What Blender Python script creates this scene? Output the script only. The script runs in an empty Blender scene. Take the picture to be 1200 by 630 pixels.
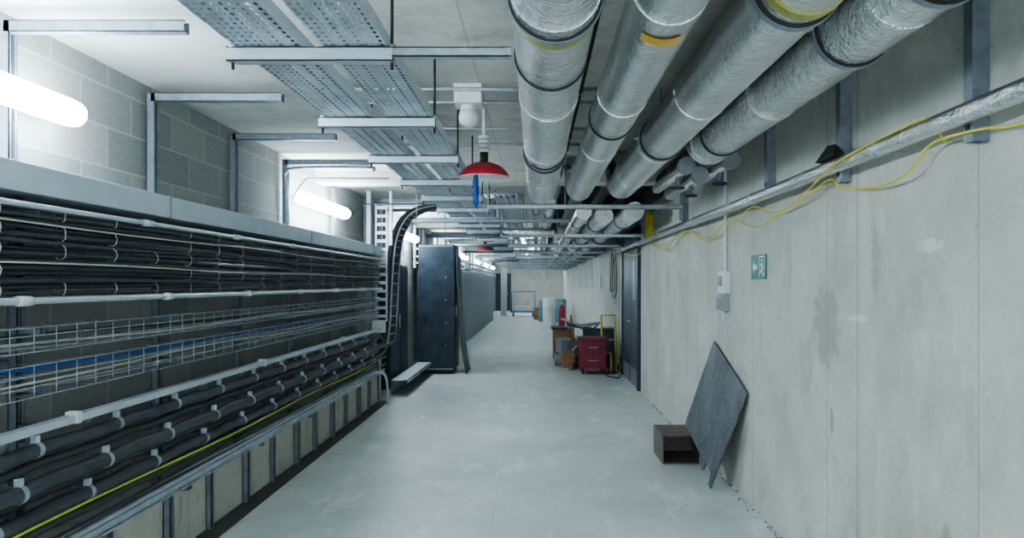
import bpy, math, random
from mathutils import Vector, Matrix
random.seed(7)
sc = bpy.context.scene

# ------------------------------------------------------------ materials
def new_mat(name):
    m = bpy.data.materials.new(name); m.use_nodes = True
    nt = m.node_tree; b = nt.nodes['Principled BSDF']
    return m, nt, b
def ramp(nt, src, p0, c0, p1, c1):
    r = nt.nodes.new('ShaderNodeValToRGB')
    r.color_ramp.elements[0].position = p0; r.color_ramp.elements[0].color = (*c0, 1)
    r.color_ramp.elements[1].position = p1; r.color_ramp.elements[1].color = (*c1, 1)
    nt.links.new(src, r.inputs[0]); return r.outputs[0]
def noise(nt, scale, detail=6, rough=.6, vec=None, stretch=None, loc=None):
    n = nt.nodes.new('ShaderNodeTexNoise'); n.inputs['Scale'].default_value = scale
    n.inputs['Detail'].default_value = detail; n.inputs['Roughness'].default_value = rough
    if vec is None:
        tc = nt.nodes.new('ShaderNodeTexCoord'); vec = tc.outputs['Object']
    if stretch or loc:
        mp = nt.nodes.new('ShaderNodeMapping'); mp.inputs['Scale'].default_value = stretch or (1,1,1)
        mp.inputs['Location'].default_value = loc or (0,0,0)
        nt.links.new(vec, mp.inputs['Vector']); vec = mp.outputs[0]
    nt.links.new(vec, n.inputs['Vector'])
    return n.outputs[0]
def mix(nt, mode, fac, a, b):
    m = nt.nodes.new('ShaderNodeMixRGB'); m.blend_type = mode
    if isinstance(fac, (int, float)): m.inputs[0].default_value = fac
    else: nt.links.new(fac, m.inputs[0])
    for i, v in ((1, a), (2, b)):
        if isinstance(v, tuple): m.inputs[i].default_value = (*v, 1)
        else: nt.links.new(v, m.inputs[i])
    return m.outputs[0]
def bump(nt, b, h, strength=.3, dist=.01):
    bp = nt.nodes.new('ShaderNodeBump'); bp.inputs['Strength'].default_value = strength
    bp.inputs['Distance'].default_value = dist
    nt.links.new(h, bp.inputs['Height']); nt.links.new(bp.outputs[0], b.inputs['Normal'])
def simple(name, col, rough=.5, metal=0., var=.12, scale=12, bmp=0.):
    m, nt, b = new_mat(name)
    n = noise(nt, scale)
    c = ramp(nt, n, .3, tuple(x*(1-var) for x in col), .7, tuple(min(1, x*(1+var)) for x in col))
    nt.links.new(c, b.inputs['Base Color'])
    b.inputs['Roughness'].default_value = rough; b.inputs['Metallic'].default_value = metal
    if bmp: bump(nt, b, n, bmp)
    return m
def mth(nt, op, a, v=None):
    k = nt.nodes.new('ShaderNodeMath'); k.operation = op
    nt.links.new(a, k.inputs[0])
    if isinstance(v, (int, float)): k.inputs[1].default_value = v
    elif v is not None: nt.links.new(v, k.inputs[1])
    return k.outputs[0]
def line_mask(nt, comp, period, width, offset=0.):
    tc = nt.nodes.new('ShaderNodeTexCoord'); sp = nt.nodes.new('ShaderNodeSeparateXYZ')
    nt.links.new(tc.outputs['Object'], sp.inputs[0])
    x = mth(nt, 'ADD', sp.outputs[comp], offset + 100*period)
    x = mth(nt, 'MODULO', x, period)
    return mth(nt, 'LESS_THAN', x, width)
def concrete(name, c1, c2, stain, st_lo, st_hi, joints=(), rough=.85, stretch=None, jf=.45, blot=None, bl=(.57,.62), bs=(1,1.6,1.0), speck=None, patches=(), bf=.75):
    m, nt, b = new_mat(name)
    n1 = noise(nt, 1.3, 8, .65, stretch=stretch)
    base = ramp(nt, n1, .32, c1, .68, c2)
    n2 = noise(nt, 26, 4, .7)
    base = mix(nt, 'MULTIPLY', .5, base, ramp(nt, n2, .3, (.82,.82,.82), .6, (1,1,1)))
    n3 = noise(nt, .9, 7, .75, stretch=(1, 1.3, .55))
    f = ramp(nt, n3, st_lo, (0,0,0), st_hi, (1,1,1))
    base = mix(nt, 'MIX', f, base, stain)
    if blot:
        n4 = noise(nt, 2.2, 9, .72, stretch=bs, loc=(3.1,1.7,.4))
        f4 = ramp(nt, n4, bl[0], (0,0,0), bl[1], (bf,bf,bf))
        base = mix(nt, 'MIX', f4, base, blot)
    if speck:
        n5 = noise(nt, 11, 3, .9, loc=(7,3,1))
        f5 = ramp(nt, n5, .68, (0,0,0), .73, (.7,.7,.7))
        base = mix(nt, 'MIX', f5, base, speck)
    for (y, z, ry, rz, col, st) in patches:   # individual water stains / filler patches
        tc = nt.nodes.new('ShaderNodeTexCoord'); sp = nt.nodes.new('ShaderNodeSeparateXYZ'); nt.links.new(tc.outputs['Object'], sp.inputs[0])
        dy = mth(nt, 'MULTIPLY', mth(nt, 'SUBTRACT', sp.outputs[1], y), 1/ry); dz = mth(nt, 'MULTIPLY', mth(nt, 'SUBTRACT', sp.outputs[2], z), 1/rz)
        d = mth(nt, 'ADD', mth(nt, 'MULTIPLY', dy, dy), mth(nt, 'MULTIPLY', dz, dz))
        nn = noise(nt, 9, 7, .75)
        d = mth(nt, 'ADD', d, mth(nt, 'MULTIPLY', mth(nt, 'SUBTRACT', nn, .5), 4.5))
        fp = ramp(nt, d, .45, (st,st,st), 1.0, (0,0,0))
        base = mix(nt, 'MIX', fp, base, col)
    for (comp, per, w, off) in joints:
        lm = line_mask(nt, comp, per, w, off)
        base = mix(nt, 'MIX', mth(nt, 'MULTIPLY', lm, jf), base, (.25,.25,.23))
    nt.links.new(base, b.inputs['Base Color']); b.inputs['Roughness'].default_value = rough
    bump(nt, b, n2, .15, .01)
    return m

M_rwall = concrete('cast_concrete', (.49,.50,.455), (.66,.665,.615), (.40,.40,.36), .53, .74,
                   joints=((1, 1.25, .012, .1), (1, 3.75, .02, .45)), jf=.4, blot=(.40,.395,.35), bl=(.55,.66), bs=(1,1.5,.8), speck=(.36,.35,.31), bf=.55,
                   patches=((3.66,1.36,.17,.24,(.34,.33,.28),.65),(3.14,1.70,.05,.17,(.36,.36,.32),.6),(3.32,1.43,.14,.02,(.82,.82,.77),.6),
                            (2.6,.60,.05,.10,(.30,.29,.25),.7),(3.6,.88,.03,.09,(.32,.31,.27),.7),(4.2,1.75,.05,.30,(.44,.44,.39),.5),
                            (2.45,1.1,.04,.20,(.42,.42,.37),.5),(5.2,.9,.2,.12,(.42,.42,.37),.4),(2.7,1.75,.10,.03,(.82,.82,.77),.5)))
M_ceil = concrete('ceiling_concrete', (.50,.50,.46), (.68,.67,.62), (.38,.37,.32), .52, .72,
                  joints=((1, 2.4, .012, 0), (0, 1.2, .012, .35)), blot=(.40,.38,.32), bl=(.58,.66))
M_floor = concrete('floor_concrete', (.59,.635,.615), (.73,.77,.75), (.50,.54,.52), .48, .78,
                   joints=((1, 1.22, .006, .2), (0, 1.22, .006, .3)), rough=.45, jf=.28, blot=(.80,.825,.80), bl=(.54,.62), bs=(1.6,.6,1), speck=(.46,.48,.46))
M_plinth = concrete('plinth_concrete', (.50,.50,.43), (.64,.63,.55), (.38,.375,.32), .55, .75, joints=((1, 1.5, .012, .3),), blot=(.36,.35,.29))
M_strip = simple('dark_strip', (.11,.11,.105), .9)

m, nt, b = new_mat('block_wall')
tc = nt.nodes.new('ShaderNodeTexCoord'); sp = nt.nodes.new('ShaderNodeSeparateXYZ'); cb = nt.nodes.new('ShaderNodeCombineXYZ')
nt.links.new(tc.outputs['Object'], sp.inputs[0]); nt.links.new(sp.outputs[1], cb.inputs[0]); nt.links.new(sp.outputs[2], cb.inputs[1])
br = nt.nodes.new('ShaderNodeTexBrick'); nt.links.new(cb.outputs[0], br.inputs['Vector'])
br.inputs['Scale'].default_value = 1; br.inputs['Brick Width'].default_value = .45; br.inputs['Row Height'].default_value = .225
br.inputs['Mortar Size'].default_value = .006
br.inputs['Color1'].default_value = (.30,.31,.30,1); br.inputs['Color2'].default_value = (.40,.40,.375,1); br.inputs['Mortar'].default_value = (.48,.48,.45,1)
n2 = noise(nt, 30, 4, .7)
c = mix(nt, 'MULTIPLY', .6, br.outputs[0], ramp(nt, n2, .3, (.7,.7,.7), .65, (1,1,1)))
nt.links.new(c, b.inputs['Base Color']); b.inputs['Roughness'].default_value = .9
bump(nt, b, br.outputs['Fac'], -.3, .01)
M_block = m

M_galv = simple('galvanised_steel', (.46,.52,.58), .40, .6, .18, 22)
M_galvd = simple('dull_strut_steel', (.27,.31,.36), .5, .55, .2, 18)
M_bright = simple('bright_trunking', (.60,.67,.74), .42, .4, .08, 6)
M_tray = simple('tray_steel', (.52,.59,.66), .42, .45, .2, 9)
def foil(name, lo, hi, rough, st):
    m, nt, b = new_mat(name)
    n = noise(nt, 6, 6, .7); n2 = noise(nt, 26, 4, .75)
    c = ramp(nt, n, .3, lo, .7, hi); nt.links.new(c, b.inputs['Base Color'])
    b.inputs['Metallic'].default_value = 1; b.inputs['Roughness'].default_value = rough
    bump(nt, b, mth(nt, 'ADD', n, n2), st, .03)
    return m
M_foil = foil('foil_insulation', (.76,.79,.80), (.96,.98,.99), .17, .55)
M_foil2 = foil('smooth_foil_lagging', (.72,.74,.74), (.90,.92,.92), .25, .3)
M_black = simple('black_cable', (.04,.048,.06), .38, 0, .3)
M_cable = simple('armoured_cable', (.06,.068,.08), .42, 0, .25)
M_rubber = simple('rubber', (.02,.02,.02), .6)
M_dark = simple('dark_steel', (.045,.065,.09), .42, .3, .4, 5)
M_darkp = simple('door_paint', (.075,.10,.135), .45, .2, .3, 4)
M_rust = simple('brown_steel', (.16,.13,.12), .55, .2, .3, 14)
M_red = simple('red_paint', (.40,.025,.04), .4, 0, .2)
M_maroon = simple('maroon_paint', (.25,.02,.05), .45, 0, .35)
M_wood = simple('plywood', (.40,.22,.11), .7, 0, .35, 9)
M_white = simple('white_plastic', (.76,.78,.78), .45, 0, .05)
M_blue = simple('blue_plastic', (.015,.09,.36), .4)
M_cyan = simple('blue_paint', (.08,.26,.55), .45)
M_teal = simple('teal_plastic', (.20,.38,.42), .45)
M_yellow = simple('yellow_cable', (.70,.60,.08), .5)
M_ygreen = simple('earth_cable', (.55,.62,.08), .5)
M_green = simple('sign_green', (.0,.18,.15), .4, 0, .03)
M_tapey = simple('yellow_tape', (.72,.43,.06), .5)
M_olive = simple('olive_tape', (.38,.37,.12), .5, .3)
M_grey = simple('grey_paint', (.33,.37,.41), .5, .2)
M_cream = simple('cream_cable', (.60,.59,.50), .5)
m, nt, b = new_mat('scuffed_plate')
n = noise(nt, 4, 8, .8, stretch=(1,1,.5)); n2 = noise(nt, 45, 3, .85)
c = ramp(nt, n, .38, (.07,.085,.11), .68, (.22,.235,.25))
c = mix(nt, 'MIX', ramp(nt, n2, .57, (0,0,0), .72, (1,1,1)), c, (.40,.38,.35))
nt.links.new(c, b.inputs['Base Color']); b.inputs['Roughness'].default_value = .6; b.inputs['Metallic'].default_value = .2
M_plate = m
m, nt, b = new_mat('lamp_diffuser')
b.inputs['Base Color'].default_value = (.9,.95,1,1); b.inputs['Emission Color'].default_value = (.76,.91,1,1)
b.inputs['Emission Strength'].default_value = 29
M_emit = m

# ------------------------------------------------------------ mesh builder
class B:
    def __init__(s): s.v=[]; s.f=[]; s.mi=[]; s.sm=[]; s.mats=[]
    def m(s, mat):
        if mat not in s.mats: s.mats.append(mat)
        return s.mats.index(mat)
    def add(s, vs, fs, mat, smooth=False):
        o=len(s.v); s.v += [tuple(v) for v in vs]; k=s.m(mat)
        for f in fs: s.f.append([i+o for i in f]); s.mi.append(k); s.sm.append(smooth)
    def box(s, x0,x1,y0,y1,z0,z1, mat, rot=None, piv=None):
        vs=[Vector((x,y,z)) for x in (x0,x1) for y in (y0,y1) for z in (z0,z1)]
        if rot:
            p=Vector(piv) if piv else Vector(((x0+x1)/2,(y0+y1)/2,(z0+z1)/2))
            R=Matrix.Rotation(rot[1],3,rot[0]); vs=[R@(v-p)+p for v in vs]
        s.add(vs,[(0,1,3,2),(4,6,7,5),(0,4,5,1),(2,3,7,6),(0,2,6,4),(1,5,7,3)],mat)
    def tube(s, pts, r, mat, n=10, caps=True, closed=False):
        pts=[Vector(p) for p in pts]; N=len(pts); rs=r if isinstance(r,(list,tuple)) else [r]*N
        vs=[]; fs=[]; up=None
        for i,p in enumerate(pts):
            a=pts[i-1] if (i>0 or closed) else p; c=pts[(i+1)%N] if (i<N-1 or closed) else p
            t=(c-a)
            t=t.normalized() if t.length>1e-9 else Vector((0,1,0))
            if up is None:
                up=Vector((0,0,1)) if abs(t.z)<.9 else Vector((1,0,0))
            u=(up-t*up.dot(t)).normalized(); w=t.cross(u); up=u
            for k in range(n):
                a2=2*math.pi*k/n; vs.append(p+(u*math.cos(a2)+w*math.sin(a2))*rs[i])
        for i in range(N-1 if not closed else N):
            j=(i+1)%N
            for k in range(n):
                fs.append((i*n+k,i*n+(k+1)%n,j*n+(k+1)%n,j*n+k))
        s.add(vs,fs,mat,True)
        if caps and not closed:
            o=len(s.v)-len(vs); k=s.m(mat)
            s.f.append([o+i for i in range(n)][::-1]); s.mi.append(k); s.sm.append(False)
            s.f.append([o+(N-1)*n+i for i in range(n)]); s.mi.append(k); s.sm.append(False)
    def lathe(s, cx,cy, prof, mat, n=28):
        vs=[];fs=[]
        for (r,z) in prof:
            for k in range(n):
                a=2*math.pi*k/n; vs.append((cx+r*math.cos(a),cy+r*math.sin(a),z))
        for i in range(len(prof)-1):
            for k in range(n): fs.append((i*n+k,i*n+(k+1)%n,(i+1)*n+(k+1)%n,(i+1)*n+k))
        s.add(vs,fs,mat,True)
    def ball(s,c,r,mat,n=18):
        prof=[(max(1e-4,r*math.sin(math.pi*i/n)),c[2]+r*math.cos(math.pi*i/n)) for i in range(n+1)]
        s.lathe(c[0],c[1],prof,mat,n)
    def ring(s, c, r, w, mat, n=28, th=.012):   # band around a pipe running along y
        vs=[];fs=[]
        prof=[(r,-w/2),(r+th,-w/2),(r+th,w/2),(r,w/2)]
        for (rr,dy) in prof:
            for k in range(n):
                a=2*math.pi*k/n; vs.append((c[0]+rr*math.cos(a),c[1]+dy,c[2]+rr*math.sin(a)))
        for i in range(3):
            for k in range(n): fs.append((i*n+k,i*n+(k+1)%n,(i+1)*n+(k+1)%n,(i+1)*n+k))
        s.add(vs,fs,mat,False)
    def post(s,x,y,z0,z1,mat,w=.041,t=.004, slots=True):  # vertical C strut, open side to +x
        s.box(x-w/2,x-w/2+t,y-w/2,y+w/2,z0,z1,mat)
        s.box(x-w/2,x+w/2,y-w/2,y-w/2+t,z0,z1,mat); s.box(x-w/2,x+w/2,y+w/2-t,y+w/2,z0,z1,mat)
        s.box(x+w/2-t,x+w/2,y-w/2,y-w/4,z0,z1,mat); s.box(x+w/2-t,x+w/2,y+w/4,y+w/2,z0,z1,mat)
    def arm(s,x0,x1,y,z,mat,w=.041,t=.004):  # horizontal C strut along x
        s.box(x0,x1,y-w/2,y-w/2+t,z-w/2,z+w/2,mat); s.box(x0,x1,y+w/2-t,y+w/2,z-w/2,z+w/2,mat)
        s.box(x0,x1,y-w/2,y+w/2,z-w/2,z-w/2+t,mat); s.box(x0,x1,y-w/2,y-w/4,z+w/2-t,z+w/2,mat); s.box(x0,x1,y+w/4,y+w/2,z+w/2-t,z+w/2,mat)
    def perf(s,x0,x1,y0,y1,z,mat,cx=.038,cy=.058,fr=.30):  # perforated sheet with real slots
        nx=max(1,round((x1-x0)/cx)); ny=max(1,round((y1-y0)/cy)); dx=(x1-x0)/nx; dy=(y1-y0)/ny
        vs=[];fs=[]
        for i in range(nx):
            for j in range(ny):
                mx=x0+(i+.5)*dx; my=y0+(j+.5)*dy; o=len(vs)
                fy = fr if (i%2==0) else fr*.6
                for k in range(8):
                    a=math.pi/4*k; c_,s_=math.cos(a),math.sin(a); q=max(abs(c_),abs(s_))
                    vs.append((mx+c_/q*dx/2,my+s_/q*dy/2,z))
                for k in range(8):
                    a=math.pi/4*k; vs.append((mx+math.cos(a)*dx*.24,my+math.sin(a)*dy*fy,z))
                for k in range(8): fs.append((o+k,o+(k+1)%8,o+8+(k+1)%8,o+8+k))
        s.add(vs,fs,mat)
    def done(s,name,bevel=0):
        me=bpy.data.meshes.new(name); me.from_pydata(s.v,[],s.f)
        for mt in s.mats: me.materials.append(mt)
        me.polygons.foreach_set('material_index',s.mi); me.polygons.foreach_set('use_smooth',s.sm); me.update()
        ob=bpy.data.objects.new(name,me); sc.collection.objects.link(ob)
        if bevel:
            bv=ob.modifiers.new('b','BEVEL'); bv.width=bevel; bv.segments=2; bv.limit_method='ANGLE'
        return ob
def cr(pts,k=6):
    P=[Vector(p) for p in pts]; P=[2*P[0]-P[1]]+P+[2*P[-1]-P[-2]]; out=[]
    for i in range(1,len(P)-2):
        for j in range(k):
            t=j/k; a,b_,c,d=P[i-1],P[i],P[i+1],P[i+2]
            out.append(.5*((2*b_)+(c-a)*t+(2*a-5*b_+4*c-d)*t*t+(3*b_-a-3*c+d)*t**3))
    out.append(P[-2]); return out

# ------------------------------------------------------------ room
RX=1.56; LX=-2.40; CZ=2.82; Y0=-4.0; Y1=40.0
def slab(name,*a):
    b=B(); b.box(*a); return b.done(name)
slab('floor',LX-.2,RX+.2,Y0-.2,Y1+.2,-.15,0,M_floor)
slab('ceiling',LX-.2,RX+.2,Y0-.2,Y1+.2,CZ,CZ+.2,M_ceil)
slab('wall_right',RX,RX+.2,Y0,Y1,0,CZ,M_rwall)
slab('wall_left',LX-.2,LX,Y0,Y1,0,CZ,M_block)
slab('wall_far',LX,RX,Y1,Y1+.2,0,CZ,M_ceil)
slab('wall_back',LX,RX,Y0-.2,Y0,0,CZ,M_ceil)
b=B(); b.box(LX,-2.14,Y0,9.2,0,.44,M_plinth); b.done('baseboard_left')
b=B(); b.box(-2.14,-2.0,Y0,9.3,0,.006,M_strip); b.done('trim_1')  # dark strip on the floor along the plinth
b=B()
for y in (7.4,13.4,19.4,25.4,31.4): b.box(LX,RX,y,y+.3,CZ-.12,CZ,M_ceil)
b.done('trim_2')

# ------------------------------------------------------------ lamps
def lamp(y0,y1,x=-2.24,z=2.42,r=.058):
    b=B()
    if x<-2: b.box(LX+.001,x-.03,y0+.05,y1-.05,z-.035,z+.035,M_white)
    else: b.box(x-.035,x+.035,y0+.05,y1-.05,z+.03,CZ-.001,M_white)
    b.tube([(x,y0+.08,z),(x,y1-.08,z)],r,M_emit,20,caps=False)
    b.tube([(x,y1-.08,z),(x,y1-.03,z),(x,y1-.01,z),(x,y1,z)],[r,r*.9,r*.6,.01],M_emit,20)
    b.tube([(x,y0+.08,z),(x,y0+.03,z),(x,y0+.01,z),(x,y0,z)],[r,r*.9,r*.6,.01],M_emit,20)
    b.ring((x,y0+.1,z),r,.03,M_white,20,.004)
    b.done('tube_or_fill_light')
for k in range(-1,8):
    y=1.75+4.72*k
    lamp(y,y+1.6,r=.066 if k<3 else .058)
for y in (17,23.5,30,36): lamp(y,y+1.4,-.32,2.70)  # added ceiling fill tubes that brighten the far corridor
for x in (-.9,-.3): lamp(-3.4,-2.0,x,2.70,.05)  # unseen fill tubes added behind the camera
lamp(-3.2,-1.8,1.35,2.2,.04)  # another unseen fill tube, added on the right behind the camera

# ------------------------------------------------------------ left cable rack
posts=[2.85+1.06*n for n in range(-5,6)]
b=B()
for y in posts:
    b.post(-2.17,y,.44,1.962,M_galvd)
    b.post(-2.115,y+.02,.006,.46,M_galvd)
    for z in (1.90,1.53,1.40,1.16,1.0,.86,.72):
        b.arm(-2.15,-2.06,y,z,M_galvd,.035)
    b.arm(LX+.001,-2.19,y,1.9,M_galvd); b.arm(LX+.001,-2.19,y,1.3,M_galvd)
for y in posts:
    b.post(-2.12,y+.53,.006,.46,M_galvd,.035)
b.done('rack_posts')
b=B(); b.box(-2.38,-2.04,-3.5,9.0,1.965,2.085,M_bright)  # depth widened towards the wall to keep lamp light off the rack
for y in [-1+2.4*i for i in range(5)]: b.box(-2.132,-2.037,y,y+.02,1.963,2.088,M_galvd)
b.done('cable_trunking',.004)
b=B()
for z,r in ((1.915,.012),(1.53,.015)):
    b.tube([(-2.03,-3,z),(-2.03,9.0,z)],r,M_bright,8)
    b.box(-2.12,-2.03,-3,9.0,z-.012,z-.008,M_galv)
for y in [i*1.06+.35 for i in range(0,8)]:
    b.tube([(-2.03,y,1.915),(-2.03,y+.09,1.915)],.018,M_bright,8); b.tube([(-2.03,y+.2,1.53),(-2.03,y+.27,1.53)],.021,M_white,8)
b.done('cable_ladder')
b=B()
zs=[1.562,1.586,1.61,1.64,1.665,1.69,1.722,1.748,1.775,1.80,1.83,1.855,1.88]
for i,z in enumerate(zs):
    ph=random.random()*6; r=random.choice([.009,.011,.013])
    xx=-2.06+random.uniform(-.012,.008)
    pts=[(xx+.010*math.sin(y*1.3+ph),y,z+.006*math.sin(y*2.1+ph*2)) for y in [-3+.4*k for k in range(31)]]
    b.tube(pts,r,M_black if i%4 else M_cable,8)
    if i in (4,10):
        pts=[(-2.04,p[1],p[2]+.016) for p in pts]; b.tube(pts,.004,M_cream,6)
y=-1
while y<9:
    for z in zs[::3]:
        if random.random()<.8: b.tube([(-2.063+.026*math.cos(a),y+random.uniform(-.004,.004),z+.014+.034*math.sin(a)) for a in [i*math.pi/5 for i in range(10)]],.0018,M_white,4,closed=True)
    y+=.36
for z in (1.60,1.66,1.72,1.79,1.85): b.tube([(-2.10,-3,z),(-2.10,9,z)],.022,M_black,8)
b.done('cable_bundle')
def basket(zc,h,nl):
    b=B()
    for i in range(nl):
        z=zc-h/2+h*i/(nl-1); b.tube([(-2.05,-2,z),(-2.05,9.0,z)],.003,M_galv,5)
        if i in(0,nl-1):
            b.tube([(-2.14,-2,z),(-2.14,9,z)],.0026,M_galvd,5)
    y=-1.5
    while y<9:
        b.tube([(-2.14,y,zc-h/2),(-2.05,y,zc-h/2),(-2.05,y,zc+h/2),(-2.14,y,zc+h/2)],.0025,M_galv,4); y+=.13
    b.done('wire_basket_tray')
basket(1.37,.10,4); basket(1.20,.13,4)
b=B()
def cab(x,z,r,mat,amp=.01,y0=-3,y1=9.0,n=8):
    ph=random.random()*6
    b.tube([(x+amp*.6*math.sin(y*1.1+ph),y,z+amp*math.sin(y*2.1+ph)) for y in [y0+(y1-y0)*k/36 for k in range(37)]],r,mat,n)
cab(-2.075,1.25,.008,M_blue,.006); cab(-2.085,1.225,.007,M_grey,.008)
cab(-2.09,1.20,.006,M_cream,.012); cab(-2.10,1.165,.007,M_grey); cab(-2.1,1.375,.008,M_black); cab(-2.09,1.345,.006,M_cream); cab(-2.1,1.33,.007,M_grey)
b.done('data_cables')
b=B()
b.box(-2.03,-1.985,-3,8.7,1.00,1.032,M_bright)
for y in (.9,2.95,5.0,7.1): b.box(-2.035,-1.98,y,y+.03,.995,1.045,M_white)
b.box(-2.12,-1.97,-3,8.9,.462,.468,M_galv); b.box(-1.975,-1.97,-3,8.9,.45,.50,M_galv)
b.perf(-2.12,-1.97,-3,8.9,.472,M_galv)
for y in posts:
    b.arm(-2.15,-1.98,y,.44,M_galvd,.035)
    b.box(-2.05,-2.035,y-.25,y-.22,.62,1.0,M_galvd); b.box(-2.05,-2.035,y+.25,y+.28,.62,1.0,M_galvd)
b.tube(cr([(-2.0,-3,.50),(-2.0,4,.50),(-2.0,7.8,.50),(-1.97,8.6,.48),(-1.95,8.9,.35),(-1.95,9.0,0.0)],8),.018,M_bright,8)
b.done('ladder_rack')
b=B()
big=[(-2.01,.935,.031),(-1.985,.80,.033),(-1.99,.685,.030),(-2.03,.60,.023),(-2.03,.87,.020),(-2.04,.74,.02)]
def riser(dx,dy):
    return [(-2.02+dx,9.12+dy,.80),(-2.02+dx,9.3+dy,1.15),(-2.01+dx,9.36+dy,1.6),(-1.99+dx,9.4+dy,2.0),(-1.94+dx,9.42+dy,2.28),(-1.83+dx,9.45+dy,2.50),(-1.66+dx,9.5+dy,2.63),(-1.45+dx,9.65+dy,2.69),(-1.32+dx,10.2+dy,2.70),(-1.28+dx,12.0+dy,2.70)]
for i,(x,z,r) in enumerate(big):
    pts=[(x,y,z-.012*math.sin((y-2.85)*math.pi/.53)**2) for y in [-3+.2*k for k in range(55)]]
    pts+= [tuple(p) for p in cr([(x,8.2,z),(x+.01,8.7,z+.01*i)]+riser(.012*i-.02,.055*i),8)]
    b.tube(pts,r,M_cable,12)
b.done('power_cables')
b=B()
b.tube(cr(riser(.05,-.06),8),.014,M_galv,8); b.tube(cr(riser(.05,.36),8),.014,M_galv,8)
ra=cr(riser(.05,-.06),3); rb=cr(riser(.05,.36),3)
for p,q in zip(ra,rb): b.tube([p,q],.008,M_galv,6)
b.done('riser_bend_rack')
b=B()
for y in [.5+.53*k for k in range(16)]:
    for (x,z,r) in big[:3]:
        yy=y+(.12 if z>.9 else (0 if z>.75 else -.12))
        zc=z-.012*math.sin((yy-2.85)*math.pi/.53)**2
        b.ring((x,yy,zc),r,.022,M_galv,14,.004)
        b.box(x-.010,x+.012,yy-.012,yy+.012,zc+r,zc+r+.03,M_bright)
        b.box(x-.06,x-r,yy-.012,yy+.012,zc-.03,zc+.03,M_galvd)
b.done('cable_cleats')
b=B()
cab(-1.965,.635,.006,M_ygreen,.008); cab(-1.985,.56,.008,M_black,.01); cab(-2.0,.535,.01,M_grey,.006)
b.done('earth_cable')
b=B()
b.box(-2.12,-2.10,9.0,9.03,1.1,2.66,M_bright); b.box(-1.98,-1.96,9.0,9.03,1.1,2.66,M_bright)
z=1.15
while z<2.65: b.box(-2.10,-1.98,9.005,9.025,z,z+.04,M_bright); z+=.11
b.post(-2.2,9.0,0,2.815,M_bright,.06)
b.post(-1.9,8.95,2.1,2.815,M_galv,.045)
b.tube([(-2.05,8.95,.0),(-2.05,8.95,.95)],.02,M_galv,8)
b.box(-2.14,-1.98,8.9,9.0,.96,1.12,M_white)
b.done('riser_ladder_tray')

# steel channel on the floor
b=B()
b.box(-2.08,-2.065,9.8,12.0,0,.22,M_galvd); b.box(-2.08,-1.84,9.8,12.0,.205,.22,M_bright); b.box(-2.08,-1.84,9.8,12.0,0,.015,M_galvd)
b.box(-1.85,-1.84,9.8,12.0,.17,.22,M_bright)
b.done('steel_channel')

# ------------------------------------------------------------ ceiling strut frames on left
b=B()
for y in (3.03,4.18,5.30,6.40,7.9,9.4,10.6,12,13.8,15.4,17):
    b.post(-2.345,y,2.09,2.76,M_galvd,.05)
    b.arm(-2.345,-1.55,y,2.735,M_galvd,.05)
b.done('strut_brackets')

# ------------------------------------------------------------ perforated trays overhead
def tray(x0,x1,y0,y1,z,cx=.027,cy=.04,nc=3):
    b=B(); b.perf(x0,x1,y0,y1,z,M_tray,cx,cy)
    for x in (x0,x1):
        b.box(x-.001,x+.001,y0,y1,z,z+.05,M_bright)
        b.box(min(x,x+(-.012 if x==x1 else .012)),max(x,x+(-.012 if x==x1 else .012)),y0,y1,z+.049,z+.051,M_bright)
    for i in range(nc):
        xx=x0+.03+(x1-x0-.06)*i/(nc-1)
        b.tube([(xx+.008*math.sin(k*.9+i),y0+(y1-y0)*k/30,z+.018) for k in range(31)],.011,M_black if i%2 else M_grey,6)
    b.done('perforated_cable_tray')
tray(-1.09,-.85,-1,9,2.46,nc=4); tray(-.77,-.54,-1,9,2.46,nc=4)
tray(-1.09,-.85,9.02,30,2.46,.06,.12); tray(-.77,-.54,9.02,14,2.46,.06,.1)
tray(-.48,-.22,7.8,36,2.58,.065,.13,6)  # extra tray added to darken the shaded far ceiling
b=B()
for k in range(-2,22):
    y=2.49+1.05*k
    b.arm(-1.12,-.52,y,2.43,M_bright if k<5 else M_galv,.05)
    for x in (-1.105,-.525): b.tube([(x,y,2.38),(x,y,CZ)],.006,M_rubber,6)
    for x in (-1.105,-.525): b.tube([(x,y,2.455),(x,y,2.47)],.014,M_galv,6)
b.arm(-.52,-.09,2.49,2.44,M_galv,.035)
b.done('trapeze_hangers')

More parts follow.
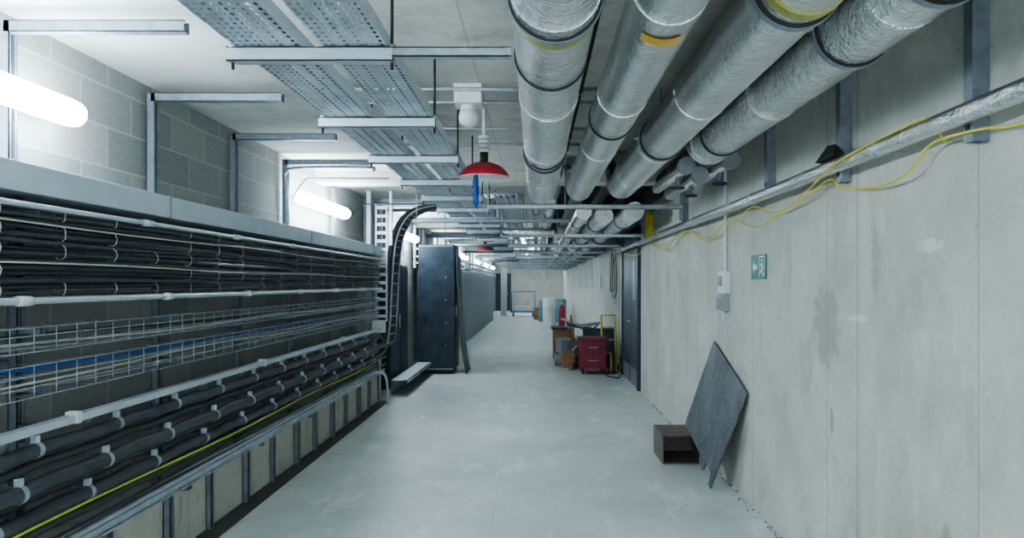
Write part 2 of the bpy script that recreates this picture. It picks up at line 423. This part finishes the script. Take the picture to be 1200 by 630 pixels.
# ------------------------------------------------------------ insulated pipes
def pipe(x,z,r,y1,mat,rings,name='insulated_pipe',y0=-3,R=.19):
    b=B()
    path=[(x,y0+(y1-y0)*k/10,z) for k in range(11)]
    for a in range(1,9):
        t=a/8*math.pi/2; path.append((x,y1+R*math.sin(t),z+R-R*math.cos(t)))
    path.append((x,y1+R,CZ-.001))
    b.tube(path,r,mat,36)
    yy=y0+.5
    while yy<y1: b.ring((x,yy,z),r-.001,.075,mat,32,.003); yy+=1.15
    for (y,kind) in rings:
        if kind=='blk': b.ring((x,y,z),r,.014,M_rubber,32,.006)
        if kind=='clamp':
            b.ring((x,y,z),r,.035,M_rubber,32,.008); b.ring((x,y,z),r+.008,.022,M_galvd,32,.004)
            for s in (-1,1): b.box(x+s*(r+.01),x+s*(r+.04),y-.014,y+.014,z-.005,z+.005,M_galv)
            b.tube([(x,y,z+r+.01),(x,y,CZ-.001)],.006,M_galv,6)
        if kind=='olive': b.ring((x,y,z),r,.04,M_olive,32,.005)
        if kind=='yel':
            n=8; vs=[]
            for i in range(n+1):
                a=math.radians(-125+62*i/n)
                for dy in (-.03,.03): vs.append((x+(r+.005)*math.cos(a),y+dy,z+(r+.005)*math.sin(a)))
            b.add(vs,[(2*i,2*i+1,2*i+3,2*i+2) for i in range(n)],M_tapey,True)
    b.done(name)
pipe(.06,2.5,.14,6.5,M_foil,[(2.14,'clamp'),(2.19,'olive'),(2.68,'blk'),(4.55,'blk'),(4.7,'clamp')])
pipe(.41,2.5,.12,6.45,M_foil2,[(2.2,'yel'),(3.7,'blk')])
pipe(.78,2.5,.13,6.2,M_foil2,[(2.05,'clamp'),(4.25,'clamp'),(1.97,'olive')])
pipe(1.12,2.5,.13,4.4,M_foil,[(1.88,'clamp'),(1.82,'olive'),(2.42,'clamp'),(4.1,'blk')])
pipe(.55,2.42,.09,36,M_foil2,[(9+2*i,'blk') for i in range(10)],y0=7.8)
pipe(.82,2.42,.11,36,M_foil,[(9.3+1.6*i,'clamp') for i in range(12)],y0=8.2)
pipe(1.12,2.42,.11,36,M_foil,[(8.8+1.7*i,'clamp') for i in range(12)],y0=7.75)
pipe(.16,2.52,.055,36,M_foil,[(9+2*i,'blk') for i in range(10)],y0=7.75)
pipe(.0,2.55,.045,36,M_galv,[(9+2*i,'blk') for i in range(10)],y0=7.75)
b=B()
for (x,z,r,y1) in ((.24,2.74,.035,7.2),(.60,2.72,.06,7.2),(.95,2.71,.06,7.2),(1.36,2.70,.08,7.3)):
    b.tube([(x,-3,z),(x,y1,z)],r,M_rubber,16)
    yy=-2.5
    while yy<y1: b.ring((x,yy,z),r,.04,M_galvd,16,.005); yy+=1.3
for (x,z,r) in ((.35,2.70,.07),(.68,2.72,.06),(.97,2.72,.06),(1.36,2.68,.10)):  # far black pipes added to imitate shaded gaps under the ceiling
    b.tube([(x,7.75,z-.03),(x,38,z-.03)],r,M_rubber,14)
b.done('black_lagged_and_shade_pipes')
b=B()
for k in range(0,22):
    y=7.0+1.3*k
    if k%2==0:
        b.arm(-.50,1.50,y,2.27 if k>0 else 2.385,M_galv,.045)
        for x in (-.49,.3,1.48): b.tube([(x,y,2.25),(x,y,CZ-.001)],.007,M_galvd,6)
    else:
        b.arm(-1.5,.4,y,2.36,M_galvd,.045)
        for x in (-1.45,-.15,.35): b.tube([(x,y,2.34),(x,y,CZ-.001)],.007,M_galvd,6)
b.done('pipe_support_struts')
b=B()
b.tube([(-.15,8.3,2.66),(-.75,8.3,2.66)],.05,M_foil,16); b.tube([(-.45,9.1,2.28),(.25,9.1,2.28)],.05,M_foil,16)
for y in (4.15,4.45,5.2,5.8): b.tube([(-1.45,y,2.78),(.6,y,2.78)],.013,M_galv,8)
for y in (10,12.5,15,18,21): b.tube([(-1.6,y,2.3),(-.5,y,2.3)],.03,M_galvd,10)
b.done('cross_pipes')
b=B()
for (x,y,z) in ((1.10,5.3,2.46),(1.27,5.6,2.44),(1.40,5.2,2.48)):
    b.tube([(x,y-.28,z),(x,y+.9,z)],.045,M_foil2,14)
    b.tube([(x,y-.33,z),(x,y-.28,z)],.065,M_grey,14); b.tube([(x,y,z-.0),(x,y,z-.12)],.02,M_galvd,8)
    b.tube([(x+.05*math.cos(a),y+.05*math.sin(a),z-.12) for a in [i*math.pi/6 for i in range(12)]],.008,M_dark,6,closed=True)
b.done('valve_fittings')

# ------------------------------------------------------------ right wall services
b=B()
pts=[(1.46,y,2.175+.006*math.sin(y)) for y in [-2+.5*k for k in range(30)]]
b.tube(pts,.035,M_foil,18)
for y in (1.2,2.9,4.6,6.3,8.0,9.7,11.4): b.ring((1.46,y,2.175+.006*math.sin(y)),.035,.03,M_galv,18,.004); b.box(1.49,RX-.001,y-.015,y+.015,2.16,2.19,M_galv)
b.done('wall_conduit')
for (y,z0) in ((1.2,2.09),(2.37,2.09),(3.39,2.10),(4.46,2.20),(7.0,2.2)):
    b=B()
    b.box(1.50,1.504,y-.025,y+.025,z0,CZ-.001,M_galvd); b.box(1.504,RX-.001,y-.025,y-.021,z0,CZ-.001,M_galvd); b.box(1.504,RX-.001,y+.021,y+.025,z0,CZ-.001,M_galvd)
    b.box(1.497,1.50,y-.012,y+.012,z0+.03,z0+.06,M_rubber)
    b.done('hanger_bracket')
b=B()
b.add([(1.43,3.28,2.215),(1.43,3.5,2.215),(1.50,3.5,2.215),(1.50,3.28,2.215),(1.46,3.33,2.28),(1.46,3.42,2.29)],[(0,1,2,3),(0,4,5,1),(1,5,2),(2,5,4,3),(3,4,0)],M_rubber)
b.done('rubber_pad')
b=B()
b.tube(cr([(1.52,.5,2.10),(1.52,1.5,2.11),(1.52,2.1,2.10),(1.5,2.30,2.12),(1.49,2.5,2.13),(1.5,2.62,2.12),(1.5,2.78,2.04),(1.5,3.06,2.03),(1.5,3.36,2.08),(1.50,3.5,2.13),(1.5,3.85,2.07),(1.5,4.33,2.05),(1.5,4.76,2.13),(1.5,5.4,2.01),(1.5,6.1,2.01),(1.5,7.0,2.13),(1.5,8.0,2.0),(1.5,9.1,2.12),(1.49,10.0,2.02),(1.49,11.6,2.1)],6),.0055,M_yellow,6)
b.tube(cr([(1.50,2.5,2.12),(1.46,2.56,2.215),(1.42,2.66,2.205),(1.415,3.2,2.17),(1.44,3.5,2.125),(1.50,3.8,2.11),(1.50,4.6,1.98),(1.50,5.3,2.10),(1.5,6,1.97),(1.5,6.8,2.12),(1.5,7.6,1.95),(1.5,8.6,2.13)],6),.0045,M_yellow,6)
b.done('yellow_cable')
b=B()
for k in range(9):
    r=.13+.02*random.random()
    b.tube([(1.50+.006*k-.03,9.0+r*math.cos(a)+.02*random.random(),2.36+r*1.4*math.sin(a)) for a in [i*math.pi/8 for i in range(16)]],.010,M_yellow,5,closed=True)
b.box(1.50,RX-.001,8.98,9.02,2.55,2.58,M_galvd)
b.done('yellow_hose_coil')
b=B()
b.tube([(1.54,5.55,1.70),(1.54,5.55,2.5),(1.54,5.55,CZ-.001)],.012,M_white,8)
b.box(1.50,RX-.001,5.47,5.63,1.52,1.70,M_white); b.box(1.49,RX-.001,5.50,5.66,1.38,1.50,M_grey)
b.box(1.485,1.50,5.5,5.58,1.58,1.66,M_grey); b.tube([(1.50,5.52,1.44),(1.46,5.52,1.44)],.03,M_grey,12)
b.tube(cr([(1.53,5.7,1.52),(1.53,5.76,1.38),(1.53,5.70,1.28),(1.53,5.60,1.27),(1.53,5.56,1.38)],5),.008,M_white,6)
b.done('power_socket',.003)
# exit sign (running man)
b=B()
b.box(RX-.008,RX-.001,4.61,4.92,1.63,1.80,M_green)
xs=RX-.0095
def poly(pts): b.add([(xs,4.61+.31*(1-u),1.63+.17*v) for u,v in pts],[list(range(len(pts)))],M_white)
poly([(.56,.08),(.56,.92),(.60,.92),(.60,.08)]); poly([(.90,.08),(.90,.92),(.94,.92),(.94,.08)]); poly([(.56,.88),(.56,.94),(.94,.94),(.94,.88)])
poly([(.70,.70),(.70,.80),(.75,.84),(.80,.80),(.80,.70),(.75,.67)])
poly([(.66,.64),(.80,.64),(.84,.50),(.80,.34),(.86,.12),(.80,.12),(.74,.34),(.66,.22),(.60,.24),(.70,.40),(.72,.55),(.64,.52)])
poly([(.10,.5),(.25,.78),(.25,.60),(.44,.60),(.44,.40),(.25,.40),(.25,.22)])
b.done('exit_sign')
# door in right wall
b=B()
b.box(RX-.05,RX,10.15,10.25,0,2.45,M_dark); b.box(RX-.05,RX,11.95,12.05,0,2.45,M_dark); b.box(RX-.05,RX,10.15,12.05,2.38,2.45,M_dark)
b.box(RX-.03,RX,10.25,11.09,.01,2.38,M_darkp); b.box(RX-.03,RX,11.11,11.95,.01,2.38,M_darkp)
b.box(RX-.036,RX-.03,10.32,11.0,.02,.28,M_galvd); b.box(RX-.036,RX-.03,11.2,11.88,.02,.28,M_galvd)
b.box(RX-.036,RX-.03,10.5,10.75,1.35,1.95,M_grey)
b.tube([(RX-.03,11.0,1.0),(RX-.08,11.0,1.0),(RX-.08,10.86,1.0)],.011,M_galv,8)
b.box(RX-.02,RX,10.0,12.2,2.45,2.7,M_grey)
b.done('door_1')
b=B()
for i in range(4):
    y=12.6+.15*i
    b.tube(cr([(1.45,y,2.28),(1.5,y+.02,2.0),(1.52,y+.1,1.5),(1.50,y+.4,1.2+.1*i),(1.50,y+.7,1.5),(1.52,y+.6,2.2)],6),.010,M_black if i%2 else M_cream,6)
b.box(1.44,RX-.001,12.5,13.4,2.28,2.30,M_galvd)
for y in (14,16,18.5,21,24): b.box(1.50,RX-.001,y,y+.2,1.5,1.75,M_white); b.tube([(1.53,y+.1,1.75),(1.53,y+.1,2.4)],.012,M_white,6)
b.done('hanging_cables')

# ------------------------------------------------------------ leaning steel plate
A=Vector((1.548,5.90,1.10)); Bv=Vector((1.548,4.98,.80)); C=Vector((1.37,5.33,.0)); D=A+C-Bv
nrm=(Bv-A).cross(C-Bv).normalized()
if nrm.x>0: nrm=-nrm
th=.012
u=(D-C); v=(Bv-C)
out=[A,Bv,C,C+u*.06,C+u*.10+v*.10,C+u*.24+v*.10,C+u*.26,C+u*.40,C+u*.42+v*.06,D+v*.03]
b=B(); n=len(out)
vs=[p for p in out]+[p+nrm*th for p in out]
b.add(vs,[list(range(n)),[n+i for i in range(n)][::-1]]+[(i,(i+1)%n,n+(i+1)%n,n+i) for i in range(n)],M_plate)
b.done('steel_plate')
b=B()
x0,x1,y0,y1=1.12,1.50,6.05,6.50
b.box(x0,x1,y0,y1,0,.012,M_rust); b.box(x0,x1,y0,y1,.245,.257,M_rust); b.box(x0,x0+.012,y0,y1,.012,.245,M_rust); b.box(x1-.012,x1,y0,y1,.012,.245,M_rust); b.box(x0,x1,y1-.012,y1,.012,.245,M_rust)
b.done('steel_box_section')
b=B()
for i in range(420):
    y=random.uniform(1.5,9); x=RX-abs(random.gauss(0,.025))-.008; s=random.uniform(.002,.006)
    if i%60==0: x=random.uniform(1.0,1.4)
    b.box(x-s,x+s,y-s*1.5,y+s*1.5,0,s,random.choice([M_galvd,M_plinth,M_plinth,M_rust]),('Z',random.random()*3))
b.done('rubble')

# ------------------------------------------------------------ pendant lamp, camera dome
def pendant(x,y,zb):
    b=B()
    prof=[(.175,zb),(.172,zb+.015),(.15,zb+.045),(.115,zb+.075),(.07,zb+.095),(.03,zb+.105)]
    b.lathe(x,y,prof,M_red,36); b.lathe(x,y,[(r*.985,z-.004) for r,z in prof],M_white,36)
    b.tube([(x,y,zb+.10),(x,y,zb+.17)],.028,M_rubber,14)
    for k in range(4): b.tube([(x,y,zb+.17+.03*k),(x,y,zb+.195+.03*k)],[.038,.034],M_white,14)
    b.tube([(x,y,zb+.28),(x,y,CZ-.001)],.012,M_white,8)
    b.ball((x,y,zb+.03),.035,M_white,12)
    b.tube([(x,y,zb+.07),(x,y,zb+.02)],.02,M_rubber,8)
    b.done('pendant_lamp')
pendant(-.355,4.67,2.325); pendant(-.98,13.2,2.24)
b=B()
b.tube(cr([(-.40,4.61,2.34),(-.41,4.6,2.25),(-.40,4.61,2.14)],5),[.008]*4+[.014]*3+[.012]*4,M_blue,8)
b.add([(-.42,4.6,2.33),(-.39,4.62,2.33),(-.385,4.62,2.22),(-.395,4.61,2.10),(-.42,4.6,2.13),(-.425,4.6,2.25)],[(0,1,2,3,4,5)],M_blue)
b.done('blue_rag')
b=B()
b.box(-.50,-.33,4.15,4.32,2.70,CZ-.001,M_white); b.tube([(-.415,4.23,2.66),(-.415,4.23,2.70)],.05,M_white,16); b.ball((-.415,4.23,2.63),.065,M_white,18)
b.done('ceiling_sensor',.004)
b=B()
b.tube(cr([(-2.27,6.25,2.09),(-2.27,6.2,2.5),(-2.25,6.15,2.60),(-2.12,6.12,2.64),(-1.5,6.1,2.64),(-1.45,6.1,2.60)],6),.013,M_galv,8)
b.tube(cr([(-2.3,6.45,2.4),(-2.2,6.5,2.58),(-2.1,6.5,2.60),(-1.4,6.5,2.6)],6),.009,M_white,8)
b.tube(cr([(-2.3,8.5,2.42),(-2.2,8.6,2.58),(-2.1,8.6,2.60),(-1.4,8.6,2.6)],6),.009,M_black,8)
b.done('lighting_conduit')

# ------------------------------------------------------------ dark cabinets
b=B()
b.box(-2.08,-1.45,12.07,12.75,.06,2.29,M_dark); b.box(-2.06,-1.47,12.1,12.7,0,.06,M_rubber)
b.box(-1.45,-1.435,12.09,12.73,.08,2.27,M_darkp); b.box(-1.435,-1.41,12.2,12.22,1.0,1.2,M_galv)
b.box(-2.07,-1.46,12.062,12.07,.08,.10,M_galvd); b.box(-2.07,-1.46,12.062,12.07,2.25,2.27,M_galvd)
for z in (.5,.9,1.3,1.7): b.box(-1.60,-1.585,12.06,12.07,z,z+.02,M_white)
b.done('electrical_cabinet',.006)
b=B()
pr=[(-1.22,0),(-1.27,.25),(-1.33,.7),(-1.36,1.2),(-1.385,1.7),(-1.40,2.1)]
vs=[];n=len(pr)
for dx in (0,-.015):
    for y in (12.05,12.75):
        for x,z in pr: vs.append((x+dx,y,z))
fs=[]
for i in range(n-1):
    fs+=[(i,i+1,n+i+1,n+i),(2*n+i,3*n+i,3*n+i+1,2*n+i+1),(i,2*n+i,2*n+i+1,i+1),(n+i,n+i+1,3*n+i+1,3*n+i)]
b.add(vs,fs,M_darkp)
b.done('leaning_panel')
b=B()
b.box(-2.39,-2.2,10.3,11.7,0,1.9,M_dark); b.box(-2.2,-2.19,10.33,10.98,.05,1.85,M_darkp); b.box(-2.2,-2.19,11.02,11.67,.05,1.85,M_darkp)
b.box(-2.19,-2.17,10.93,10.95,.9,1.1,M_galv)
b.done('switch_cabinet',.004)
b=B()
y=13.4
b.box(-2.3,-1.95,13.2,30,.0,1.85,M_dark)
while y<30:
    b.box(-1.95,-1.86,y,y+.09,0,1.93,M_galv); y+=.6
for z in (.3,1.0,1.88): b.box(-1.95,-1.90,13.2,30,z,z+.05,M_galv)
b.done('cable_cage')
b=B()
for z in (1.98,2.1,2.25): b.box(-2.28,-2.1,13.0,36,z,z+.03,M_bright)
for y in range(13,36): b.post(-2.31,y+.0,1.9,2.7,M_galv,.05)
b.done('far_cable_rack')

# ------------------------------------------------------------ clutter, right
b=B()
b.box(.78,1.24,12.0,12.5,.10,.60,M_maroon); b.box(.75,1.27,11.97,12.53,.60,.64,M_maroon); b.box(.80,1.22,11.985,12.0,.14,.34,M_maroon); b.box(.80,1.22,11.985,12.0,.37,.57,M_maroon)
for z in (.25,.48): b.tube([(.93,11.985,z),(.93,11.96,z),(1.09,11.96,z),(1.09,11.985,z)],.008,M_galv,6)
for x in (.83,1.19):
    for y in (12.06,12.44): b.tube([(x-.015,y,.05),(x+.015,y,.05)],.05,M_rubber,12); b.box(x-.02,x+.02,y-.02,y+.02,.05,.11,M_galvd)
b.done('red_tool_cabinet',.006)
b=B()
b.box(.37,.78,14.6,15.2,.08,.62,M_wood); b.box(.33,.82,14.56,15.24,.62,.66,M_dark)
b.box(.37,.40,14.6,15.2,0,.08,M_dark); b.box(.75,.78,14.6,15.2,0,.08,M_dark); b.box(.40,.75,14.59,14.6,.12,.34,M_rust); b.box(.40,.75,14.59,14.6,.37,.58,M_wood)
b.done('wooden_crate',.005)
b=B()
for i in range(5):
    b.box(.55+.04*i,1.35+.02*i,13.1+.05*i,14.3-.05*i,.02+.04*i,.05+.04*i,random.choice([M_wood,M_dark,M_grey]),('Z',random.uniform(-.15,.15)))
b.box(.55,.60,13.2,13.25,0,.02,M_wood)
b.box(.9,1.5,13.0,13.04,.0,.75,M_dark,('X',-.25)); b.box(.45,.95,13.6,14.1,.2,.48,M_grey,('Z',.2))
b.box(.60,1.30,13.3,14.0,.70,.73,M_dark,('Y',.25)); b.box(.7,.75,13.4,13.45,.2,.75,M_wood); b.box(1.15,1.2,13.8,13.85,.2,.7,M_wood)
b.box(.62,1.25,13.35,13.9,.75,.78,M_grey,('Y',-.12)); b.box(.62,.9,13.3,13.34,.25,.5,M_rust,('Y',.5)); b.box(.5,1.2,13.9,13.95,.76,.80,M_white,('Y',.3))
b.tube([(.6,13.2,.2),(1.3,13.6,.85)],.02,M_galv,8); b.tube([(.8,13.2,.2),(.7,13.9,.95)],.02,M_wood,8)
b.box(.5,.72,12.95,13.1,.0,.30,M_wood,('Z',.3)); b.box(.66,.74,12.6,12.95,.0,.12,M_rust,('Z',-.3))
b.done('scrap_boards')
# yellow folding trolley frame
b=B()
cx,cy=1.36,12.75
for s in (-.13,.13):
    b.tube([(cx+s,cy-.25,.06),(cx+s,cy,.55),(cx+s,cy+.12,1.0)],.018,M_yellow,8); b.tube([(cx+s,cy+.25,.0),(cx+s,cy-.12,.46)],.016,M_yellow,8)
    b.tube([(cx+s*1.1-.012,cy-.25,.06),(cx+s*1.1+.012,cy-.25,.06)],.06,M_rubber,12)
for (yy,zz) in ((-.12,.32),(0,.55),(.06,.78),(.12,1.0)): b.tube([(cx-.13,cy+yy,zz),(cx+.13,cy+yy,zz)],.014,M_yellow,8)
b.box(cx-.14,cx+.14,cy-.45,cy-.22,.02,.035,M_yellow)
b.done('sack_truck')
b=B()
for k in range(5):
    r=.16+.01*k; b.tube([(1.36+.02*k-.05,12.15+r*math.cos(a)*.6,.19+r*math.sin(a)) for a in [i*math.pi/8 for i in range(16)]],.012,random.choice([M_yellow,M_black]),6,closed=True)
b.tube(cr([(1.32,12.0,.03),(1.2,11.8,.015),(1.38,11.5,.015),(1.45,11.9,.015)],6),.012,M_black,6)
b.done('cable_coil')
b=B()
for (x,y,h) in ((.45,13.3,.22),):
    b.lathe(x,y,[(.001,0),(.08,0),(.10,h),(.105,h),(.08,.02),(.001,.02)],M_grey,20)
    b.tube([(x+.10*math.cos(a),y,h+.06*math.sin(a)) for a in [i*math.pi/8 for i in range(9)]],.004,M_galv,5)
b.done('bucket')
def drum(x,y,r,h,mat,name):
    b=B(); pr=[(.001,0),(r*.96,0),(r,.03),(r,h*.33),(r*1.03,h*.35),(r,h*.37),(r,h*.64),(r*1.03,h*.66),(r,h*.68),(r,h-.03),(r*.95,h),(.001,h)]
    b.lathe(x,y,pr,mat,24); b.tube([(x+.1,y,h),(x+.1,y,h+.03)],.04,M_white,10); b.done(name)
drum(.50,26,.24,1.05,M_white,'plastic_drum'); drum(1.0,28.5,.27,.95,M_teal,'plastic_drum')
drum(.35,29,.24,.9,M_teal,'plastic_drum')
b=B()
x=.95; b.lathe(x,25,[(.001,0),(.10,0),(.11,.03),(.11,.65),(.09,.75),(.04,.80),(.03,.84),(.001,.84)],M_red,18); b.tube([(x,25,.84),(x,25,.90)],.03,M_galv,8)
b.done('gas_cylinder')
b=B(); b.box(-.1,.2,30.2,30.7,0,.5,M_wood); b.box(-.12,.22,30.18,30.72,.5,.54,M_wood); b.done('cardboard_box',.005)
b=B()
y=33.0
for yy in (y,y+.7):
    b.tube([(-1.2,yy,.25),(-1.2,yy,1.2),(-.05,yy,1.2),(-.05,yy,.25)],.03,M_cyan,8)
b.box(-1.25,0,y-.05,y+.75,.2,.27,M_cyan)
for x in (-1.1,-.15):
    for yy in (y+.05,y+.65): b.tube([(x-.03,yy,.1),(x+.03,yy,.1)],.1,M_rubber,12); b.box(x-.02,x+.02,yy-.02,yy+.02,.1,.2,M_galvd)
b.box(-1.0,-.3,y+.1,y+.6,.27,.5,M_white)
b.done('platform_trolley')
b=B(); b.box(-1.75,-1.45,34,34.3,0,CZ,M_white); b.done('trim_3')
b=B(); b.box(-2.35,-1.45,Y1-.05,Y1,0,2.2,M_darkp); b.box(-2.3,-1.5,Y1-.06,Y1-.05,.05,2.15,M_dark); b.tube([(-1.6,Y1-.06,1),(-1.6,Y1-.12,1),(-1.7,Y1-.12,1)],.012,M_galv,6); b.done('door_2')

# ------------------------------------------------------------ world, camera
w=bpy.data.worlds.new('World'); sc.world=w; w.use_nodes=True
w.node_tree.nodes['Background'].inputs[0].default_value=(.6,.7,.8,1); w.node_tree.nodes['Background'].inputs[1].default_value=.3
fl=bpy.data.lights.new('fill_light','AREA'); fl.shape='RECTANGLE'; fl.size=1.6; fl.size_y=1.0; fl.energy=24; fl.color=(.80,.92,1)  # added fill light, unseen behind the camera
fo=bpy.data.objects.new('fill_light',fl); sc.collection.objects.link(fo); fo.location=(.2,-2.6,1.2); fo.rotation_euler=(math.radians(93),0,math.radians(-8))
cam=bpy.data.cameras.new('Camera'); co=bpy.data.objects.new('Camera',cam); sc.collection.objects.link(co)
co.location=(0,0,1.6); co.rotation_euler=(math.pi/2,0,0)
cam.sensor_width=36; cam.lens=24; cam.shift_x=-28/1200; cam.shift_y=17/1200; cam.clip_end=200
sc.camera=co
sc.view_settings.view_transform='AgX'; sc.view_settings.look='AgX - Medium High Contrast'; sc.view_settings.exposure=1.2
